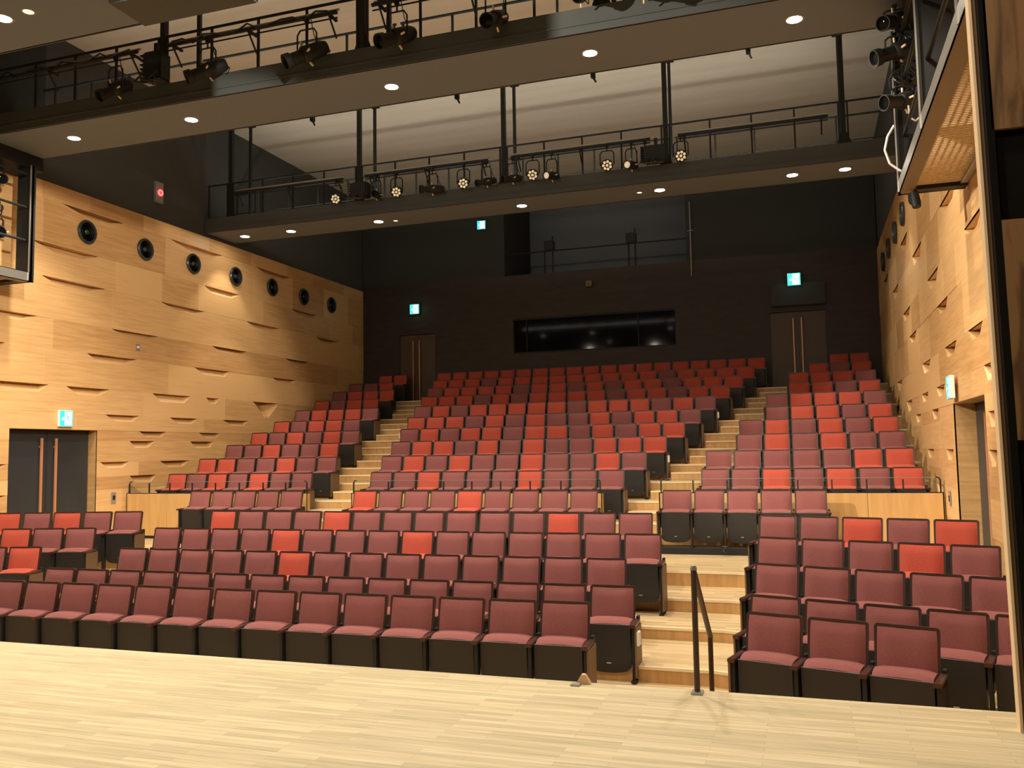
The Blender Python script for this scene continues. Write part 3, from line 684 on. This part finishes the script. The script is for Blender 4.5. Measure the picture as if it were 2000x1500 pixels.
def power_box(x, y, z, w, h, label):
    t = empty('dimmer_box', (x, y, z)); MB().box(-w, w, -.13, .13, -h, h).build('housing', 'dark', t, bevel=.03)
    f = MB()
    for k in range(6): f.box(-w-.06, -w, -.10, .10, -h+.04+k*h*.32, -h+.06+k*h*.32)
    f.build('cooling_fins', 'dark', t); c = MB()
    for k in range(5):
        a = random.uniform(-w, w); c.path([(a, -.12, -h*.5), (a-.1, -.2, -h*1.2), (a+.1, -.16, -h*1.35), (a+.14, -.1, -h*.3)], .012)
    c.build('cable', 'cable', t); MB().box(-.03, .03, -.03, .03, h, h+.16).build('clamp', 'dark', t)
    tag(t, label, 'equipment box')
power_box(3.2, 17.25, 5.93, .24, .17, 'finned dark equipment box left of the right hanger pair, farther catwalk')
power_box(-3.42, 17.2, 5.92, .20, .17, 'dark equipment box on the left hanger post of the farther catwalk')
power_box(-3.38, 10.62, 5.98, .17, .22, 'dark equipment box with cables on the left hanger of the nearer catwalk')
# loose cable runs along the nearer batten
for i, (a, b_) in enumerate(((-6.6, -3.9), (-3.1, -.4), (.4, 3.1))):
    p = MB(); n = 14; pts = [(a+(b_-a)*k/n, 10.62, 6.33+.045*math.sin(k*1.9+i)-.02*math.cos(k*3.1)) for k in range(n+1)]
    p.path(pts, .013); o = p.build('power_cable', 'cable')
    tag(o, 'black cable lying along the batten of the nearer catwalk, %s span' % ('left', 'middle', 'right')[i], 'cable')

# side lighting frames and galleries
def side_frame(s, nm):
    X = 7.07*s; t = empty('side_lighting_frame', (X, 11.8, 3.15)); w = .34*s
    for y in (0, -2.3, -4.6):
        zb = .0 if y == 0 else .17
        b = MB(); b.box(min(0, w), max(0, w), y-.02, y+.02, zb, 2.1); b.box(min(0, .03*s), max(0, .03*s), y-.06, y+.06, zb, 2.1)
        b.build('post', 'dark', t)
        MB().box(min(-.012*s, .004*s), max(-.012*s, .004*s), y-.065, y-.05, .02, 2.1).build('edge_strip', 'steel', t)
    c = MB(); c.box(min(0, .012*s), max(0, .012*s), -6.0, .02, 0, .17); c.box(min(0, .17*s), max(0, .17*s), -6.0, .02, 0, .012, 1)
    c.box(min(0, .05*s), max(0, .05*s), -6.0, .02, .16, .17); c.build('bottom_channel', ['steel', 'chan'], t)
    MB().box(min(.17*s, .76*s), max(.17*s, .76*s), -.16, .02, 0, .17).build('end_beam', 'dark', t)
    MB().box(min(0, .76*s), max(0, .76*s), -.0, .03, -.0, .02).build('end_flange', 'chan', t)
    g_ = MB()
    a, c_ = sorted((.17*s, .68*s))
    for k in range(98): g_.box(a, c_, -5.9+k*.059, -5.9+k*.059+.022, .05, .085)
    for k in range(8): x = a+(c_-a)*k/7; g_.box(x-.006, x+.006, -5.9, -.1, .085, .11)
    g_.build('floor_grating', 'grate', t)
    a, c_ = sorted((.68*s, .76*s)); MB().box(a, c_, -6, 0, .02, .14).build('wall_channel', 'steel', t)
    for z in (.75, 1.35, 1.95): 
        MB().tube((.1*s, -5.9, z), (.1*s, 0, z), .024).build('pipe_rung', 'dark', t)
    tag(t, 'black side lighting frame with grated floor on the %s wall by the stage' % nm, 'lighting frame')
    a, c_ = sorted((7.2*s, 7.88*s))
    o = MB().box(a, c_, 5.4, 12.13, 5.25, CZ).build('side_beam', 'dark')
    tag(o, 'dark boxed beam above the %s side lighting frame' % nm, 'beam')
side_frame(-1, 'left'); side_frame(1, 'right')
for x, y, z, h, a, sc, lb in (
    (-7.62, 11.55, 5.02, .25, (1, -.5, -.3), 1.2, 'dark spotlight at the top of the left side frame'),
    (-7.55, 11.5, 4.05, .30, (.9, -.6, -.3), 1.4, 'bulky dark spotlight with cables, lower on the left side frame'),
    (7.12, 11.45, 4.86, .28, (-1, -.4, -.35), 1.35, 'dark spotlight facing left at mid height of the right side frame'),
    (7.10, 11.45, 5.25, .20, (-.6, -.8, -.4), 1.2, 'dark spotlight at the top of the right side frame'),
    (7.16, 11.45, 4.22, .28, (-.9, -.6, -.2), 1.25, 'dark spotlight under the coiled cables of the right side frame')):
    spotlight(x, y, z, h, a, sc, lb)
def coil(cx, cy, cz, r, n, seed, label, m_='cable'):
    rnd = random.Random(seed); p = MB()
    for k in range(n):
        a0 = rnd.uniform(0, 6); rr = r*rnd.uniform(.5, 1); c = (cx+rnd.uniform(-.05, .05), cy+rnd.uniform(-.05, .05), cz+rnd.uniform(-r*.7, r*.7))
        p.path([(c[0]+rr*math.cos(a0+q*.6), c[1]+.05*math.sin(q), c[2]+rr*math.sin(a0+q*.6)) for q in range(9)], .011)
    o = p.build('coiled_cable', m_); tag(o, label, 'cable')
coil(7.16, 11.4, 4.50, .14, 9, 3, 'tangle of shiny black cables on the right side frame')
coil(-7.50, 11.4, 4.40, .13, 7, 5, 'tangle of black cables on the left side frame')
p = MB(); p.path([(7.04+.0, 11.6, 3.98), (6.96, 11.6, 3.85), (6.92, 11.6, 3.68), (6.97, 11.6, 3.5), (7.08, 11.6, 3.40), (7.2, 11.6, 3.36)], .014, 8)
tag(p.build('hanging_cable', 'hook'), 'pale cable looping out from the lower end of the right side frame', 'cable')
p = MB(); p.path([(7.18, 11.3, 4.1), (7.19, 11.3, 3.95), (7.25, 11.3, 3.9), (7.33, 11.3, 3.97), (7.36, 11.3, 4.1)], .011, 8)
tag(p.build('hanging_cable', 'hook'), 'small pale cable loop under the spotlights of the right side frame', 'cable')
t = empty('wall_spotlight', (7.24, 11.62, 3.02))
MB().lathe([(0, -.10), (.05, -.10), (.058, .05), (.05, .1), (0, .1)], (0, 0, 0), (.1, -.2, -1), 16).build('housing', 'dark', t, True)
MB().box(-.012, .012, -.012, .012, .08, .14).build('bracket', 'dark', t)
tag(t, 'small dark lamp hanging under the end of the right side frame', 'lamp')

# proscenium at the right edge of the stage
def lean(mb):      # the board leans a touch inwards at the top
    mb.v = [(x-.0113*(z+1.5), y, z) for x, y, z in mb.v]; return mb
pr = MB(); pr.box(6.858, 6.872, 5.28, 5.37, -1.50, CZ); pr.box(6.872, 6.893, 5.29, 5.37, -1.50, CZ, 1)
structure(lean(pr).build('trim_3', ['pros', 'prosb']), 'pale wooden proscenium edge board at the right of the stage', 'trim')
pf = MB(); pf.box(6.893, 6.93, 5.22, 5.32, -1.5, CZ); pf.box(6.92, 8.9, 5.26, 5.36, 1.10, 1.85); pf.box(6.92, 8.9, 5.26, 5.36, -.20, .02)  # matt black boxes also stand for the dark gaps beside the plywood
pf.box(6.92, 8.9, 5.33, 5.36, -1.5, CZ)
structure(lean(pf).build('trim_4', 'void'), 'black framework and dark gaps behind the proscenium edge at the right', 'trim')
for z0, z1, nm, xa in ((1.70, 4.6, 'upper', 6.918), (.02, 1.20, 'middle', 6.932), (-1.49, -.12, 'lower', 6.955)):
    o = lean(MB().box(xa, 8.6, 5.22, 5.25, z0, z1)).build('plywood_panel', 'ply')
    tag(o, '%s unfinished plywood board backing the proscenium at the right edge' % nm, 'panel')

# hand rail down from the stage
h = empty('handrail', (5.16, 5.60, -1.5))
MB().tube((0, 0, 0), (0, 0, .76), .018, 12).build('post', 'frame', h, True)
MB().tube((.02, .62, -.76), (.02, .62, .22), .017, 12).build('post', 'frame', h, True)
MB().path([(0, 0, .75), (.02, .62, .22)], .018, 12).build('rail', 'frame', h, True)
MB().box(-.035, .035, -.05, .05, 0, .012).build('base_plate', 'steel', h, bevel=.003)
MB().lathe([(0, .022), (.016, .018), (.022, 0), (.022, -.01)], (0, 0, .76), (0, 0, 1), 12).build('rail_cap', 'steel', h, True)
tag(h, 'dark metal handrail at the stage edge by the right aisle', 'handrail')
w = MB(); w.add([(-.05, -.02, 0), (.05, -.02, 0), (.012, -.02, .06), (-.012, -.02, .06), (-.05, .02, 0), (.05, .02, 0), (.012, .02, .06), (-.012, .02, .06)],
                [(0, 1, 2, 3), (7, 6, 5, 4), (0, 4, 5, 1), (1, 5, 6, 2), (2, 6, 7, 3), (3, 7, 4, 0)])
o = w.build('wooden_block', 'wedge', bevel=.002); o.location = (4.43, 5.64, -1.5); tag(o, 'small wooden wedge block on the stage edge before the front row', 'wedge')
o = MB().box(-.03, .03, -.03, .03, 0, .012).build('floor_plate', 'steel', bevel=.003); o.location = (4.39, 5.58, -1.5)
tag(o, 'small metal plate on the stage edge beside the wooden wedge', 'plate')

# wall loudspeakers
for s, nm in ((-1, 'left'), (1, 'right')):
    for i, y in enumerate((13.81, 15.46, 17.06, 18.69, 20.30, 21.88, 23.44)):
        t = empty('wall_speaker', ((HW-.012)*s, y, 4.60))
        MB().lathe([(.185, .0), (.235, .0), (.245, .03), (.225, .055), (.195, .05), (.185, .02), (.185, 0)], (0, 0, 0), (-s, 0, 0), 32, 0, False).build('rim', 'spkr', t, True)
        g_ = MB(); g_.lathe([(0, .012), (.185, .012)], (0, 0, 0), (-s, 0, 0), 32)
        for r_ in (.06, .11, .155): g_.lathe([(r_-.006, .012), (r_, .022), (r_+.006, .012)], (0, 0, 0), (-s, 0, 0), 28, 0, False)
        g_.build('cone', 'spk', t, True)
        MB().lathe([(.05, .014), (.035, .03), (0, .036)], (0, 0, 0), (-s, 0, 0), 16).build('dust_cap', 'spkr', t, True)
        tag(t, 'round black speaker in the %s wall, %s counted from the stage' % (nm, ORD[i+1]), 'speaker', 'round speakers in the %s wall' % nm)

# exit signs: white doorway with running figure on green
def exit_sign(loc, nrm, label, sc=1.0, stem=False, wide=False):
    n = Vector(nrm).normalized(); rz = math.atan2(n.y, n.x)+math.pi/2      # local -y faces along nrm
    t = empty('exit_sign', loc, rz); w = .16*sc; h_ = .16*sc
    MB().box(-w, w, 0, .06, -h_, h_).build('housing', 'white', t, bevel=.005)
    MB().box(-w*.95, w*.95, -.004, 0, -h_*.93, h_*.93).build('green_panel', 'exitg', t)
    p = MB(); Yf = -.006
    def poly(pts): 
        k = len(pts); p.add([(x*sc, Yf, z*sc) for x, z in pts]+[(x*sc, Yf+.002, z*sc) for x, z in pts],
              [tuple(range(k)), tuple(range(2*k-1, k-1, -1))]+[(i, k+i, k+(i+1) % k, (i+1) % k) for i in range(k)])
    poly([(-.04, -.13), (.125, -.13), (.125, .13), (-.04, .13)])          # doorway
    poly([(-.12, -.01), (-.075, .03), (-.075, .008), (-.05, .008), (-.05, -.022), (-.075, -.022), (-.075, -.045)])   # arrow
    p.build('doorway_pictogram', 'exitw', t)
    q = MB(); Yf = -.009
    def limb(a, b_, r): q.tube((a[0]*sc, Yf, a[1]*sc), (b_[0]*sc, Yf, b_[1]*sc), r*sc, 6)
    q.lathe([(0, -.002), (.017*sc, -.002), (.017*sc, .002), (0, .002)], (.012*sc, Yf, .085*sc), (0, 1, 0), 12)
    limb((.022, .055), (.04, -.005), .013); limb((.022, .05), (-.012, .03), .006); limb((-.012, .03), (-.022, .0), .006); limb((.03, .05), (.06, .03), .006)
    limb((.06, .03), (.085, .045), .006); limb((.04, -.005), (.008, -.03), .009); limb((.008, -.03), (-.006, -.085), .007); limb((.04, -.005), (.065, -.05), .009); limb((.065, -.05), (.10, -.055), .007)
    q.build('running_figure', 'exitg', t)
    tag(t, label, 'exit sign', None)
exit_sign((-7.78, 13.35, .80), (1, 0, 0), 'green and white exit sign over the left side door')
exit_sign((7.74, 13.42, .80), (-1, 0, 0), 'green and white exit sign over the right side door')
exit_sign((-5.95, 25.4, 4.64), (0, -1, 0), 'glowing green exit sign over the left back door')
exit_sign((5.67, 25.3, 4.67), (0, -1, 0), 'glowing green exit sign over the right back door', 1.1)
exit_sign((-3.62, 25.4, 7.16), (0, -1, 0), 'small green exit sign high on the dark back wall', .85)
for loc, e in (((-5.95, 25.25, 4.64), 1.5), ((5.67, 25.15, 4.67), 1.5)): light('exit_glow', 'POINT', loc, e, size=.1, col=(.2, 1, .8))

# small wall fittings
t = empty('fire_alarm_lamp', (-7.88, 15.88, 6.0)); MB().box(0, .06, -.13, .13, -.24, .24).build('housing', 'switch', t, bevel=.006)
MB().lathe([(.045, 0), (.075, 0), (.07, .025), (.045, .025), (.045, 0)], (.06, .02, 0), (1, 0, 0), 20, 0, False).build('red_ring', 'redled', t, True)
tag(t, 'grey box with a glowing red ring high on the dark left wall', 'alarm lamp')
for loc, s, lb in (((-7.835, 15.29, 2.41), 1, 'small square steel plate on the left wood wall under the speakers'),
                   ((-7.835, 14.67, -.80), 1, 'small steel switch plate low on the left wall beside the door'),
                   ((7.835, 14.51, -.79), -1, 'small steel switch plate low on the right wall beside the door')):
    t = empty('switch_plate', loc); x0, x1 = sorted((0, .012*s)); k = .055 if loc[2] > 0 else .06; kz = .065 if loc[2] > 0 else .11
    MB().box(x0, x1, -k, k, -kz, kz).build('plate', 'switch', t, bevel=.002); a, c = sorted((.012*s, .02*s))
    MB().box(a, c, -k*.5, k*.5, -kz*.4, kz*.4).build('button', 'white' if loc[2] > 0 else 'dark', t); tag(t, lb, 'switch')
t = empty('projector_box', (-.19, 25.38, 5.02)); MB().box(-.09, .09, -.02, .12, -.09, .09).build('housing', 'chan', t, bevel=.01)
MB().box(-.02, .0, -.025, .0, -.12, .03).build('lens', 'dark', t); tag(t, 'tiny beige box alone in the middle of the dark back wall', 'box')
# things under the row before the parapet
for i, (x, lb) in enumerate(((5.0-.12, 'left'), (5.0+.42, 'right'))):
    c = MB(); rnd = random.Random(i)
    for k in range(6): c.path([(x-.3+rnd.uniform(-.05, .05), 13.98+rnd.uniform(0, .08), -1.60+rnd.uniform(0, .10)) for q in range(5)], .012)
    tag(c.build('cable_bundle', 'cable'), 'small bundle of cables on the floor under the right block seats, %s one' % lb, 'cable')

# lift everything so that the pit floor is at height zero
for o in bpy.data.objects:
    if o.parent is None and o is not co: o.location.z += LIFT
